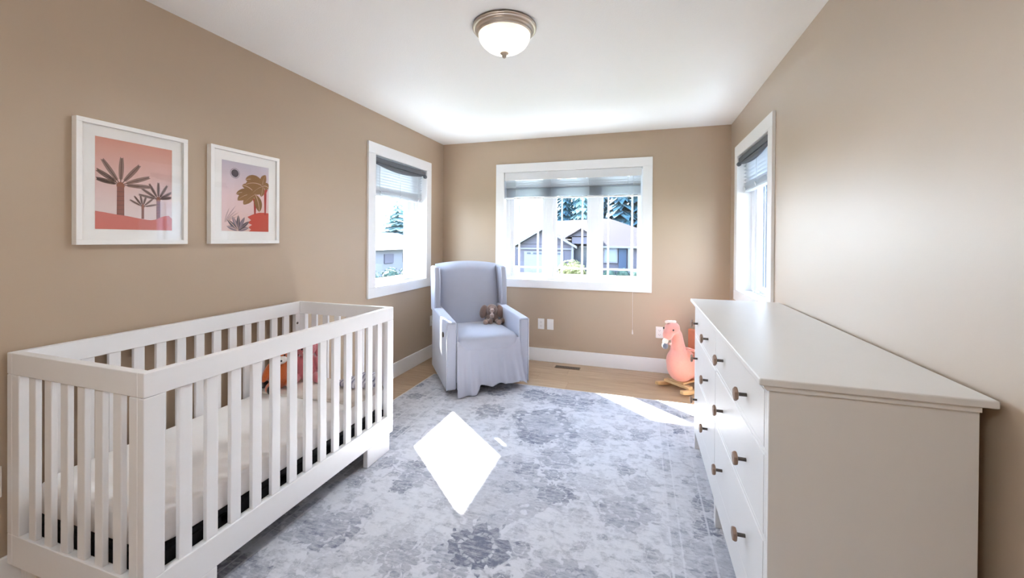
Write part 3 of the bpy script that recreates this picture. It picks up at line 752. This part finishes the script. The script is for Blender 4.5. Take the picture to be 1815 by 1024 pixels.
# elephant plush on the seat
elp = thing('elephant_plush', 'floppy brown plush elephant sitting on the grey armchair seat', 'plush toy', Matrix.Translation((-1.2405, 3.2734, 0)) @ Matrix.Rotation(ct, 4, 'Z') @ Vector((.185, .50, .499)), math.radians(22)); elp.scale = (1.15, 1.15, 1.15)
mb = MB(); mb.ell((0, .01, .055), (.062, .055, .06)); mb.ell((0, -.015, .118), (.052, .048, .048))
mb.ell((-.05, -.06, .022), (.026, .05, .024), R=rot('Z', -18)); mb.ell((.055, -.06, .022), (.026, .05, .024), R=rot('Z', 18))
mb.ell((-.012, -.075, .03), (.02, .03, .03)); mb.ell((.1, -.03, .025), (.034, .036, .026))
plush(mb.build('body', M['brown'], elp, smooth=True), .005)
mb = MB(); mb.tube([(0, -.05, .14), (0, -.078, .12), (-.002, -.092, .088), (-.002, -.09, .062)], [.026, .023, .02, .018], 14); plush(mb.build('trunk', M['palebrown'], elp, smooth=True), .004)
for s_ in (-1, 1):
    e_ = MB(); e_.ell((s_*.072, -.012, .102), (.034, .016, .058), R=rot('Y', -s_*14) @ rot('Z', s_*20)); e_.build('ear', M['brown'], elp, smooth=True)
    e_ = MB(); e_.ell((s_*.056, -.106, .026), (.02, .008, .02), nu=14, nv=8); e_.build('foot_pad', M['palebrown'], elp, smooth=True)

# ------------------------------------------------------------------ flamingo rocker
fa = math.atan2(-.69, .724)
fg = thing('flamingo_rocker', 'pink plush flamingo rocking toy on wooden rockers beside the dresser', 'rocking toy', (.2415, 3.803, 0), fa)
PK = M['pink']
for s_ in (-1, 1):
    mb = MB(); n = 18; pts = []
    for k in range(n+1):
        t_ = k/n; yy = .005+.60*t_; pts.append((yy, .0015+.022*(2*(t_-.5))**4))
    up_ = [(y_, z_+.036+.022*math.sin(PI*t_)-(.006 if k in (0, n) else 0)) for k, (y_, z_) in enumerate(pts)]
    xa = s_*.134; mb.prism(pts+up_[::-1], 0, xa-.018, xa+.018); mb.build('rocker', M['pine'], fg, bevel=.006, seg=3)
for yy, zz in ((.10, .062), (.46, .062)):
    MB().box(-.134, .134, yy, yy+.05, zz-.022, zz+.004).build('crossbar', M['pine'], fg, bevel=.004)
MB().box(-.07, .07, .11, .50, .066, .082).build('deck', M['pine'], fg, bevel=.004)
mb = MB()
mb.ell((0, .175, .215), (.115, .15, .15)); mb.ell((0, .33, .19), (.125, .18, .12)); mb.ell((0, .10, .25), (.085, .085, .12), R=rot('X', 12))
mb.tube([(0, .12, .28), (0, .125, .36), (0, .115, .43), (0, .095, .50), (0, .06, .555)], [.095, .068, .054, .052, .055], 16)
mb.ell((0, .045, .560), (.062, .07, .058)); mb.ell((0, -.005, .515), (.045, .048, .062), R=rot('X', -25))
mb.ell((0, .50, .27), (.04, .06, .035), R=rot('X', 30))
plush(mb.build('body', PK, fg, smooth=True), .008, 8)
mb = MB(); mb.ell((0, -.04, .455), (.026, .022, .036), R=rot('X', -20)); plush(mb.build('beak_base', M['tuft'], fg, smooth=True), .005)
mb = MB(); mb.ell((0, -.045, .415), (.028, .025, .033), R=rot('X', 12)); plush(mb.build('beak', M['beak'], fg, smooth=True), .005)
mb = MB()
for k in range(6): mb.ell((-.02+.008*k, .0+.008*k, .612+.004*(k % 2)), (.014, .026, .016), R=rot('Z', 30*k) @ rot('X', -20))
plush(mb.build('tuft', M['tuft'], fg, smooth=True), .005)
for s_ in (-1, 1):
    MB().ell((s_*.052, -.002, .555), (.006, .009, .009), nu=10, nv=8).build('eye', M['foxblack'], fg, smooth=True)
    e_ = MB(); e_.ell((s_*.115, .33, .21), (.02, .13, .075), R=rot('X', -8)); plush(e_.build('wing', M['pink'], fg, smooth=True), .006)
MB().tube([(-.13, .17, .375), (.13, .17, .375)], .012, 12).build('handle_bar', M['pink'], fg, smooth=True)
mb = MB(); mb.box(-.12, .12, .40, .44, .30, .50); mb.box(-.11, .11, .22, .42, .28, .315); mb.build('seat', M['seatwood'], fg, bevel=.018, seg=4)

# ------------------------------------------------------------------ ceiling lamp
lp = thing('ceiling_lamp', 'flush round ceiling lamp with frosted glass bowl and brushed nickel rim', 'lamp', (-.693, 2.024, H))
mb = MB(); mb.lathe([(.158, 0), (.166, -.003), (.168, -.010), (.166, -.017), (.159, -.020), (.1545, -.019), (.1545, -.026), (.151, -.032), (.1445, -.033), (.1445, -.037), (.142, -.043), (.137, -.044), (.134, -.049), (.126, -.049), (.10, -.04), (.1, -.002)], (0, 0, 0), n=64); mb.build('rim', M['nickel'], lp, smooth=True)
def bowlmat(k=1., tint=None):
    t = NT('lit_frosted_glass'); b = t.b; b.inputs['Base Color'].default_value = (.95, .9, .82, 1); b.inputs['Roughness'].default_value = .3
    g = t.noise(t.obj(), 11, 2); ff = t.step(g, .35, .65)
    c = t.mix(ff, (1., .84, .62), (1., .94, .82)); t.l.new(c, b.inputs['Emission Color'])
    t.l.new(t.math('MULTIPLY', t.math('ADD', .75, t.math('MULTIPLY', ff, .9)), .3*k if not tint else k), b.inputs['Emission Strength'])
    if tint: b.inputs['Emission Color'].default_value = (*tint, 1); t.l.remove(b.inputs['Emission Color'].links[0])
    return t.m
mb = MB(); pr_ = [(.136*math.cos(a_), -.046-.092*math.sin(a_)) for a_ in [PI/2*k/14 for k in range(14)]]
mb.lathe(pr_+[(.004, -.138)], (0, 0, 0), n=64); mb.build('glass_bowl', bowlmat(), lp, smooth=True)
mb = MB(); mb.lathe([(.006, -.134), (.020, -.135), (.022, -.141), (.014, -.147), (.011, -.150), (.012, -.156), (.007, -.163), (.002, -.166)], (0, 0, 0), n=24); mb.build('finial', M['nickel'], lp, smooth=True)
ld = bpy.data.lights.new('ceiling_bulb', 'SPOT'); ld.energy = 8; ld.color = (.93, .97, 1); ld.shadow_soft_size = .11; ld.spot_size = math.radians(172); ld.spot_blend = .35
lo_ = bpy.data.objects.new('bulb', ld); COL.objects.link(lo_); lo_.parent = lp; lo_.location = (0, 0, -.175)
fill_lp = thing('ceiling_lamp', 'added fill lamp, unseen behind the camera, copied from the flush ceiling lamp', 'lamp', (-.693, -.45, H))  # added fill light, unseen; brightens the near half of the room
for ch_ in [q for q in lp.children if q.type == 'MESH']:
    c_ = ch_.copy(); COL.objects.link(c_); c_.parent = fill_lp
    if c_.name.startswith('glass_bowl'): c_.data = ch_.data.copy(); c_.data.materials[0] = bowlmat(24, (.86, .94, 1))

# ------------------------------------------------------------------ blinds
def blind(label, loc, rz, x0, x1, head, slats, stack, bottom, cords, valance=False, grp='window blinds'):
    b = thing('window_blind', label, 'blind', loc, rz, grp)
    yc = .05
    if valance:
        MB().box(x0, x1, -.012, -.004, head[0], head[1]).build('valance', M['blind'], b, bevel=.002)
        MB().box(x0+.004, x1-.004, .0, .05, head[0]+.03, head[1]).build('headrail', M['blind'], b, bevel=.002); yc = .024
    else: MB().box(x0, x1, yc-.02, yc+.02, head[0], head[1]).build('headrail', M['blind'], b, bevel=.002)
    first = None
    for zz, tl in slats+[(z_, 3 if valance else slats[-1][1]) for z_ in stack]:
        if first is None:
            f = MB()
            f.grid(lambda u, v: ((x1-x0-.012)*(u-.5), (v-.5)*.048, .003*(1-(2*v-1)**2)), 1, 4); f.grid(lambda u, v: ((x1-x0-.012)*(u-.5), (v-.5)*.048, -.0022+.003*(1-(2*v-1)**2)), 1, 4)
            first = f.build('slat', M['slat'], b, smooth=True); c = first
        else: c = share(first, b, (0, 0, 0))
        c.location = ((x0+x1)/2, yc, zz); c.rotation_euler = (math.radians(tl), 0, 0)
    MB().box(x0+.006, x1-.006, yc-.024, yc+.024, bottom, bottom+.014).build('bottom_rail', M['blind' if valance else 'slat'], b, bevel=.003)
    for k in range(3 if not valance else 4):
        xx = x0+(x1-x0)*((.12, .5, .88) if not valance else (.09, .36, .64, .91))[k]
        mb = MB(); mb.tube([(xx, yc-.0275, head[0]), (xx, yc-.0275, bottom)], .0013, 5); mb.tube([(xx, yc+.0275, head[0]), (xx, yc+.0275, bottom)], .0013, 5)
        if not valance:
            mb.tube([(xx, yc-.028, stack[-1]+.01), (xx+.004, yc-.040, bottom+.04), (xx, yc-.028, bottom+.005)], .0045, 6)
        mb.build('ladder_cord', M['blind'], b, smooth=True)
    for (cx, zl) in cords:
        mb = MB(); mb.tube([(cx, -.035, head[0]+.01), (cx, -.038, 1.2), (cx+.003, -.037, zl+.04)], .0016, 5); c = mb.build('pull_cord', M['plate'], b, smooth=True)
        MB().lathe([(.003, .045), (.005, .03), (.0085, .004), (.006, 0)], (cx+.003, -.037, zl), n=12).build('tassel', M['plate'], c, smooth=True)
    return b
z_l = [2.0-.026*k for k in range(8)]
blind('white slatted blind half raised in the left wall window', (XL, 0, 0), PI/2, 3.045, 3.915, (2.015, 2.065), [(z_, -48) for z_ in z_l], [1.792-.014*k for k in range(4)], 1.722, [])
blind('white slatted blind half raised in the right wall window beside the dresser', (XR, 0, 0), -PI/2, -3.975, -3.105, (2.015, 2.065), [(2.0-.030*k, -24) for k in range(6)], [1.820-.015*k for k in range(4)], 1.752, [])
blind('wide white blind raised near the top of the three-pane back window', (0, YB, 0), 0, -1.468, .004, (1.992, 2.080), [(1.978, -38), (1.954, -36), (1.930, -34), (1.910, -26)], [1.902-.0065*k for k in range(15)], 1.788, [(-.075, .375)], valance=True)
# dark rolled shades at the side windows
def shade(label, loc, rz, x0, x1, z, knobside):
    s_ = thing('rolled_shade', label, 'shade', loc, rz, 'rolled charcoal shades')
    MB().box(x0, x1, -.012, .022, z-.014, z+.030).build('cassette', M['shade'], s_, bevel=.004)
    mb = MB(); n = 24; pts = [(x0+.03+(x1-x0-.10)*i/n, .004, z-.018-.022*math.sin(PI*i/n)) for i in range(n+1)]
    mb.tube(pts, [.010+.012*math.sin(PI*i/n) for i in range(n+1)], 10); mb.build('rolled_fabric', M['shade'], s_, smooth=True)
    xk = x1 if knobside > 0 else x0
    mb = MB(); mb.lathe([(.012, -.012), (.018, 0), (.018, .022), (.012, .028)], (xk-(.02 if knobside > 0 else .008), -.008, z-.022), axis=0, n=16); mb.build('end_knob', M['shade'], s_, smooth=True)
shade('charcoal rolled-up shade across the top of the left wall window', (XL, 0, 0), PI/2, 3.035, 3.915, 2.025, 1)
shade('charcoal rolled-up shade across the top of the right wall window', (XR, 0, 0), -PI/2, -3.975, -3.095, 2.025, -1)

# ------------------------------------------------------------------ outlets and floor vent
def outlet(label, loc, rz, duplex=True):
    o = thing('wall_outlet', label, 'outlet', loc, rz, 'white wall outlets')
    MB().box(-.036, .036, -.006, 0, -.058, .058).build('cover_plate', M['plate'], o, bevel=.003)
    if duplex:
        for zz in (-.021, .021):
            r_ = MB().box(-.017, .017, -.008, -.006, zz-.015, zz+.015).build('receptacle', M['plate'], o, bevel=.001)
            sl = MB(); sl.box(-.008, -.006, -.0085, -.0078, zz-.003, zz+.006); sl.box(.006, .008, -.0085, -.0078, zz-.003, zz+.006); sl.box(-.002, .002, -.0085, -.0078, zz-.010, zz-.006)
            sl.build('slot', M['slot'], r_)
    else: MB().box(-.008, .008, -.008, -.006, -.009, .009).build('jack', M['plate'], o, bevel=.001)
outlet('white duplex outlet on the back wall, nearer the armchair of the pair', (-1.036, YB, .408), 0)
outlet('white jack plate on the back wall, right one of the pair under the window', (-.933, YB, .408), 0, False)
outlet('white outlet on the back wall behind the pink flamingo', (.189, YB, .405), 0)
outlet('white outlet on the left wall beside the armchair', (XL, 4.075, .412), PI/2)
outlet('white outlet on the left wall at the near end of the crib', (XL, .815, .425), PI/2)
vt = thing('floor_vent', 'brown slotted floor vent in the oak floor under the back window', 'vent', (-.715, 4.19, 0))
MB().box(-.13, .13, -.04, .04, .0005, .0035).build('vent_plate', M['vent'], vt, bevel=.001)
s_ = None
for k in range(14):
    if s_ is None: s_ = MB().box(-.004, .004, -.028, .028, .0035, .0046).build('louvre', M['slot'], vt); s_.location = (-.11, 0, 0)
    else: share(s_, vt, (-.11+.017*k, 0, 0))

# ------------------------------------------------------------------ outside
GZ = -2.1
g = MB(); g.box(-70, 40, YB+3, 110, GZ-.2, GZ); g.box(-70, XL-3, -20, YB+3, GZ-.2, GZ); g.box(XR+2, 40, -20, YB+3, GZ-.2, GZ)
tag(g.build('lawn', M['grass'], kind='stuff'), 'lawns around the houses outside the windows', 'lawn')
r_ = MB().box(-60, 30, 24, 30, GZ, GZ+.02).build('street', M['road']); tag(r_, 'pale grey asphalt street in front of the gabled house', 'street')
hs = thing('house', 'lavender grey house with garage gable and pale roof seen through the back window', 'house', (-5, 38, GZ)); ho = (-5, 38, GZ)
MB(ho).box(-11.3, -6.2, 38, 44, GZ, .93).build('garage_wall', M['siding'], hs)
MB(ho).prism([(-11.3, .9), (-6.2, .9), (-8.75, 2.42)], 1, 38, 38.2).build('gable', M['siding'], hs)
def roofslab(pts_lo, pts_hi, th=.12):  # quad lo0,lo1,hi1,hi0
    mb = MB(ho); q = [Vector(p_) for p_ in (pts_lo[0], pts_lo[1], pts_hi[1], pts_hi[0])]
    mb.add([tuple(p_) for p_ in q]+[tuple(p_-Vector((0, 0, th))) for p_ in q], [(0, 1, 2, 3), (7, 6, 5, 4), (0, 4, 5, 1), (1, 5, 6, 2), (2, 6, 7, 3), (3, 7, 4, 0)]); return mb
for xa in (-11.9, -5.6): roofslab(((xa, 37.4, .78), (xa, 46, .78)), ((-8.75, 37.4, 2.62), (-8.75, 46, 2.62))).build('garage_roof', M['roof'], hs)
for xa in (-11.9, -5.6):
    mb = MB(ho); s_ = 1 if xa < -8.75 else -1
    mb.add([(xa, 37.38, .76), (-8.75, 37.38, 2.60), (-8.75, 37.38, 2.36), (xa, 37.38, .54), (xa, 37.3, .76), (-8.75, 37.3, 2.60), (-8.75, 37.3, 2.36), (xa, 37.3, .54)], [(0, 1, 2, 3), (4, 7, 6, 5), (0, 4, 5, 1), (3, 2, 6, 7), (0, 3, 7, 4), (1, 5, 6, 2)])
    mb.build('rake_board', M['hwhite'], hs)
gd = MB(ho).box(-10.8, -6.95, 37.9, 38, GZ, .22).build('garage_door', M['hwhite'], hs)
for k in range(6): MB(ho).box(-10.5+k*.6, -10.12+k*.6, 37.87, 37.9, -.05, .12).build('garage_window', M['hdark'], gd)
MB(ho).box(-11.6, -5.9, 37.85, 38, .42, .56).build('trim_band', M['hwhite'], hs)
MB(ho).box(-6.2, 4.0, 39.5, 50, GZ, .8).build('main_wall', M['siding'], hs)
A_, B_, C_, D_ = (-13, 38.9, .75), (4.6, 38.9, .75), (4.6, 52, .75), (-13, 52, .75); R0, R1 = (-9.3, 45.5, 3.5), (-3.25, 45.5, 3.72)
mb = MB(ho); mb.add([(-9.3+.0, 38.9, .75), B_, C_, (-9.3, 52, .75), R0, R1], [(0, 1, 5, 4), (1, 2, 5), (2, 3, 4, 5), (3, 0, 4), (3, 2, 1, 0)]); mb.build('main_roof', M['roof'], hs)
MB(ho).box(-6.1, -4.1, 37.6, 37.8, 1.0, 1.7).build('entry_beam', M['siding'], hs)
MB(ho).prism([(-6.5, 1.62), (-3.9, 1.62), (-5.2, 2.32)], 1, 37.6, 37.8).build('entry_gable', M['siding'], hs)
for xa in (-6.65, -3.75): roofslab(((xa, 37.2, 1.55), (xa, 43, 1.55)), ((-5.2, 37.2, 2.42), (-5.2, 43, 2.42)), .1).build('entry_roof', M['roof'], hs)
MB(ho).box(-6.15, -4.05, 39.3, 39.5, GZ, 1.2).build('entry_door', M['hdark'], hs)
for xx in (-6.05, -4.25): MB(ho).box(xx-.1, xx+.1, 37.6, 37.8, GZ, 1.0).build('entry_post', M['hwhite'], hs)
wd_ = MB(ho).box(-3.35, -2.05, 39.3, 39.5, -.8, .72).build('house_window', M['hwhite'], hs)
MB(ho).box(-3.22, -2.18, 39.26, 39.3, -.68, .6).build('house_pane', M['curtain'], wd_)
MB(ho).box(-1.95, -1.25, 39.2, 39.45, GZ, .74).build('blue_bay', M['siding2'], hs)
MB(ho).box(-1.1, -.85, 38.9, 39.1, GZ, .75).build('porch_post', M['hwhite'], hs)
MB(ho).box(-9.4, 4.65, 38.82, 38.92, .62, .8).build('gutter', M['hwhite'], hs)
h2 = thing('house', 'distant low grey house left of the garage gable', 'house', (-17, 52, GZ)); ho = (-17, 52, GZ)
MB(ho).box(-22, -14.5, 52, 58, GZ, .6).build('wall', M['siding'], h2)
mb = MB(ho); mb.add([(-22.5, 51.5, .6), (-14, 51.5, .6), (-14, 59, .6), (-22.5, 59, .6), (-20, 55, 1.9), (-16.5, 55, 1.9)], [(0, 1, 5, 4), (1, 2, 5), (2, 3, 4, 5), (3, 0, 4), (3, 2, 1, 0)]); mb.build('roof', M['roof'], h2)
h3 = thing('house', 'pale roofed house seen through the left wall window', 'house', (-22, 31, GZ)); ho = (-22, 31, GZ)
MB(ho).box(-28, -22, 24, 40, GZ, .4).build('wall', M['hwhite'], h3)
mb = MB(ho); mb.add([(-21.4, 23.4, .35), (-21.4, 40.6, .35), (-28.6, 40.6, .35), (-28.6, 23.4, .35), (-25, 26, 1.95), (-25, 38, 1.95)], [(0, 1, 5, 4), (1, 2, 5), (2, 3, 4, 5), (3, 0, 4), (3, 2, 1, 0)]); mb.build('roof', M['hwhite'], h3)
for k in range(5): MB(ho).box(-22.02, -21.9, 25.2+k*3, 26.6+k*3, -.9, -.05).build('house_window', M['siding'], h3)
h4 = thing('house', 'slate blue sided house wall close outside the right wall window', 'house', (4.6, 8, GZ)); ho = (4.6, 8, GZ)
MB(ho).box(4.6, 10, 2, 22, GZ, 4.2).build('wall', M['siding2'], h4)
f_ = None
for k in range(60):
    if f_ is None: f_ = MB().box(-.04, 0, -.025, .025, 0, 6.3).build('batten', M['siding2'], h4); f_.location = (0, -5.9, 0)
    else: share(f_, h4, (0, -5.9+k*.32, 0))

def conifer_mesh(seed, Hh, R, mname):
    rnd = random.Random(seed); mb = MB(); tiers = 15
    for i in range(tiers):
        t_ = i/tiers; zb_ = Hh*(.08+.88*t_); rr_ = R*(1-t_)**.85*rnd.uniform(.88, 1.1); nb = max(8, int(17-t_*7))
        for k in range(nb):
            a_ = 2*PI*(k+rnd.random()*.6)/nb; L = rr_*rnd.uniform(.75, 1.12); wd = L*.30; dz = -L*rnd.uniform(.22, .42)
            d = Vector((math.cos(a_), math.sin(a_), 0)); s_ = Vector((-d.y, d.x, 0)); base = Vector((0, 0, zb_+Hh*.05))
            tip = d*L+Vector((0, 0, zb_+dz)); mid = base.lerp(tip, .55)+Vector((0, 0, L*.06))
            mb.add([tuple(base), tuple(mid+s_*wd), tuple(tip), tuple(mid-s_*wd), tuple(mid+Vector((0, 0, -L*.16)))], [(0, 1, 2, 3), (0, 4, 1), (1, 4, 2), (2, 4, 3), (3, 4, 0)])
    return mb
protos = []
for sd_ in range(3):
    o = conifer_mesh(sd_+1, 1, .24, 'c')
    protos.append(o)
def conifer(x, y, hh, lab, k, m_='conifer', grp='conifers behind the houses'):
    t_ = thing('conifer_tree', lab, 'tree', (x, y, GZ), random.uniform(0, 6), grp)
    wx = 2.5 if grp is None else 1
    c = MB(); c.v = [(v[0]*hh*wx, v[1]*hh*wx, v[2]*hh) for v in protos[k % 3].v]; c.f = list(protos[k % 3].f); c.mi = [0]*len(c.f)
    c.build('foliage', M[m_], t_)
    MB().lathe([(.018*hh, 0), (.004*hh, .9*hh)], (0, 0, 0), n=8).build('trunk', M['bark'], t_)
    return t_
L1 = 'tall dark teal conifer behind the gabled house across the street'
for i, (x, y, hh) in enumerate(((-10.2, 56, 13), (-5.6, 58, 17), (-2.6, 55, 16), (-.4, 57, 18), (1.6, 54, 17), (3.6, 57, 18), (-4.0, 62, 19), (6, 55, 18), (0.6, 63, 20), (-9.0, 64, 19), (-7.0, 69, 21), (-11.8, 67, 17))):
    conifer(x, y, hh, L1, i)
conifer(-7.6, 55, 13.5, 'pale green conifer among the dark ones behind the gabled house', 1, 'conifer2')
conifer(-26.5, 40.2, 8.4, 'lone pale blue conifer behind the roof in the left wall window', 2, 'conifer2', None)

def shrub(name, lab, loc, r, m_, n=700, grp=None):
    t_ = thing(name, lab, 'shrub', loc, 0, grp)
    rnd = random.Random(int(loc[0]*10)); mb = MB()
    for k in range(n):
        d = Vector((rnd.gauss(0, 1), rnd.gauss(0, 1), abs(rnd.gauss(0, 1)))).normalized(); q = rnd.uniform(.75, 1.05)
        p_ = Vector((d.x*r[0]*q, d.y*r[1]*q, d.z*r[2]*q)); a_ = d.orthogonal().normalized()*rnd.uniform(.08, .16)*max(r)*.7; b_ = d.cross(a_)+d*rnd.uniform(-.05, .1)
        mb.add([tuple(p_-a_), tuple(p_-b_*.5), tuple(p_+a_), tuple(p_+b_*.5)], [(0, 1, 2, 3)])
    mb.ell((0, 0, r[2]*.1), (r[0]*.8, r[1]*.8, r[2]*.75)); mb.build('leaves', m_, t_, kind='stuff')
shrub('round_bush', 'yellow green round bush in front of the house entry', (-5.6, 34.5, GZ), (1.45, 1.2, 1.75), M['bush'])
for k in range(6): shrub('hedge_bush', 'dark green hedge bush in front of the right wing of the house', (-2.6+k*1.15, 36.2, GZ), (.75, .7, 1.05), M['hedge'], 300, 'hedge bushes before the house')
for k in range(5): shrub('garden_bush', 'low green bush in the garden outside the left wall window', (-18.5, 22+k*2.6, GZ), (.9, 1.2, 1.2), M['hedge'], 300, 'low bushes outside the left wall window')
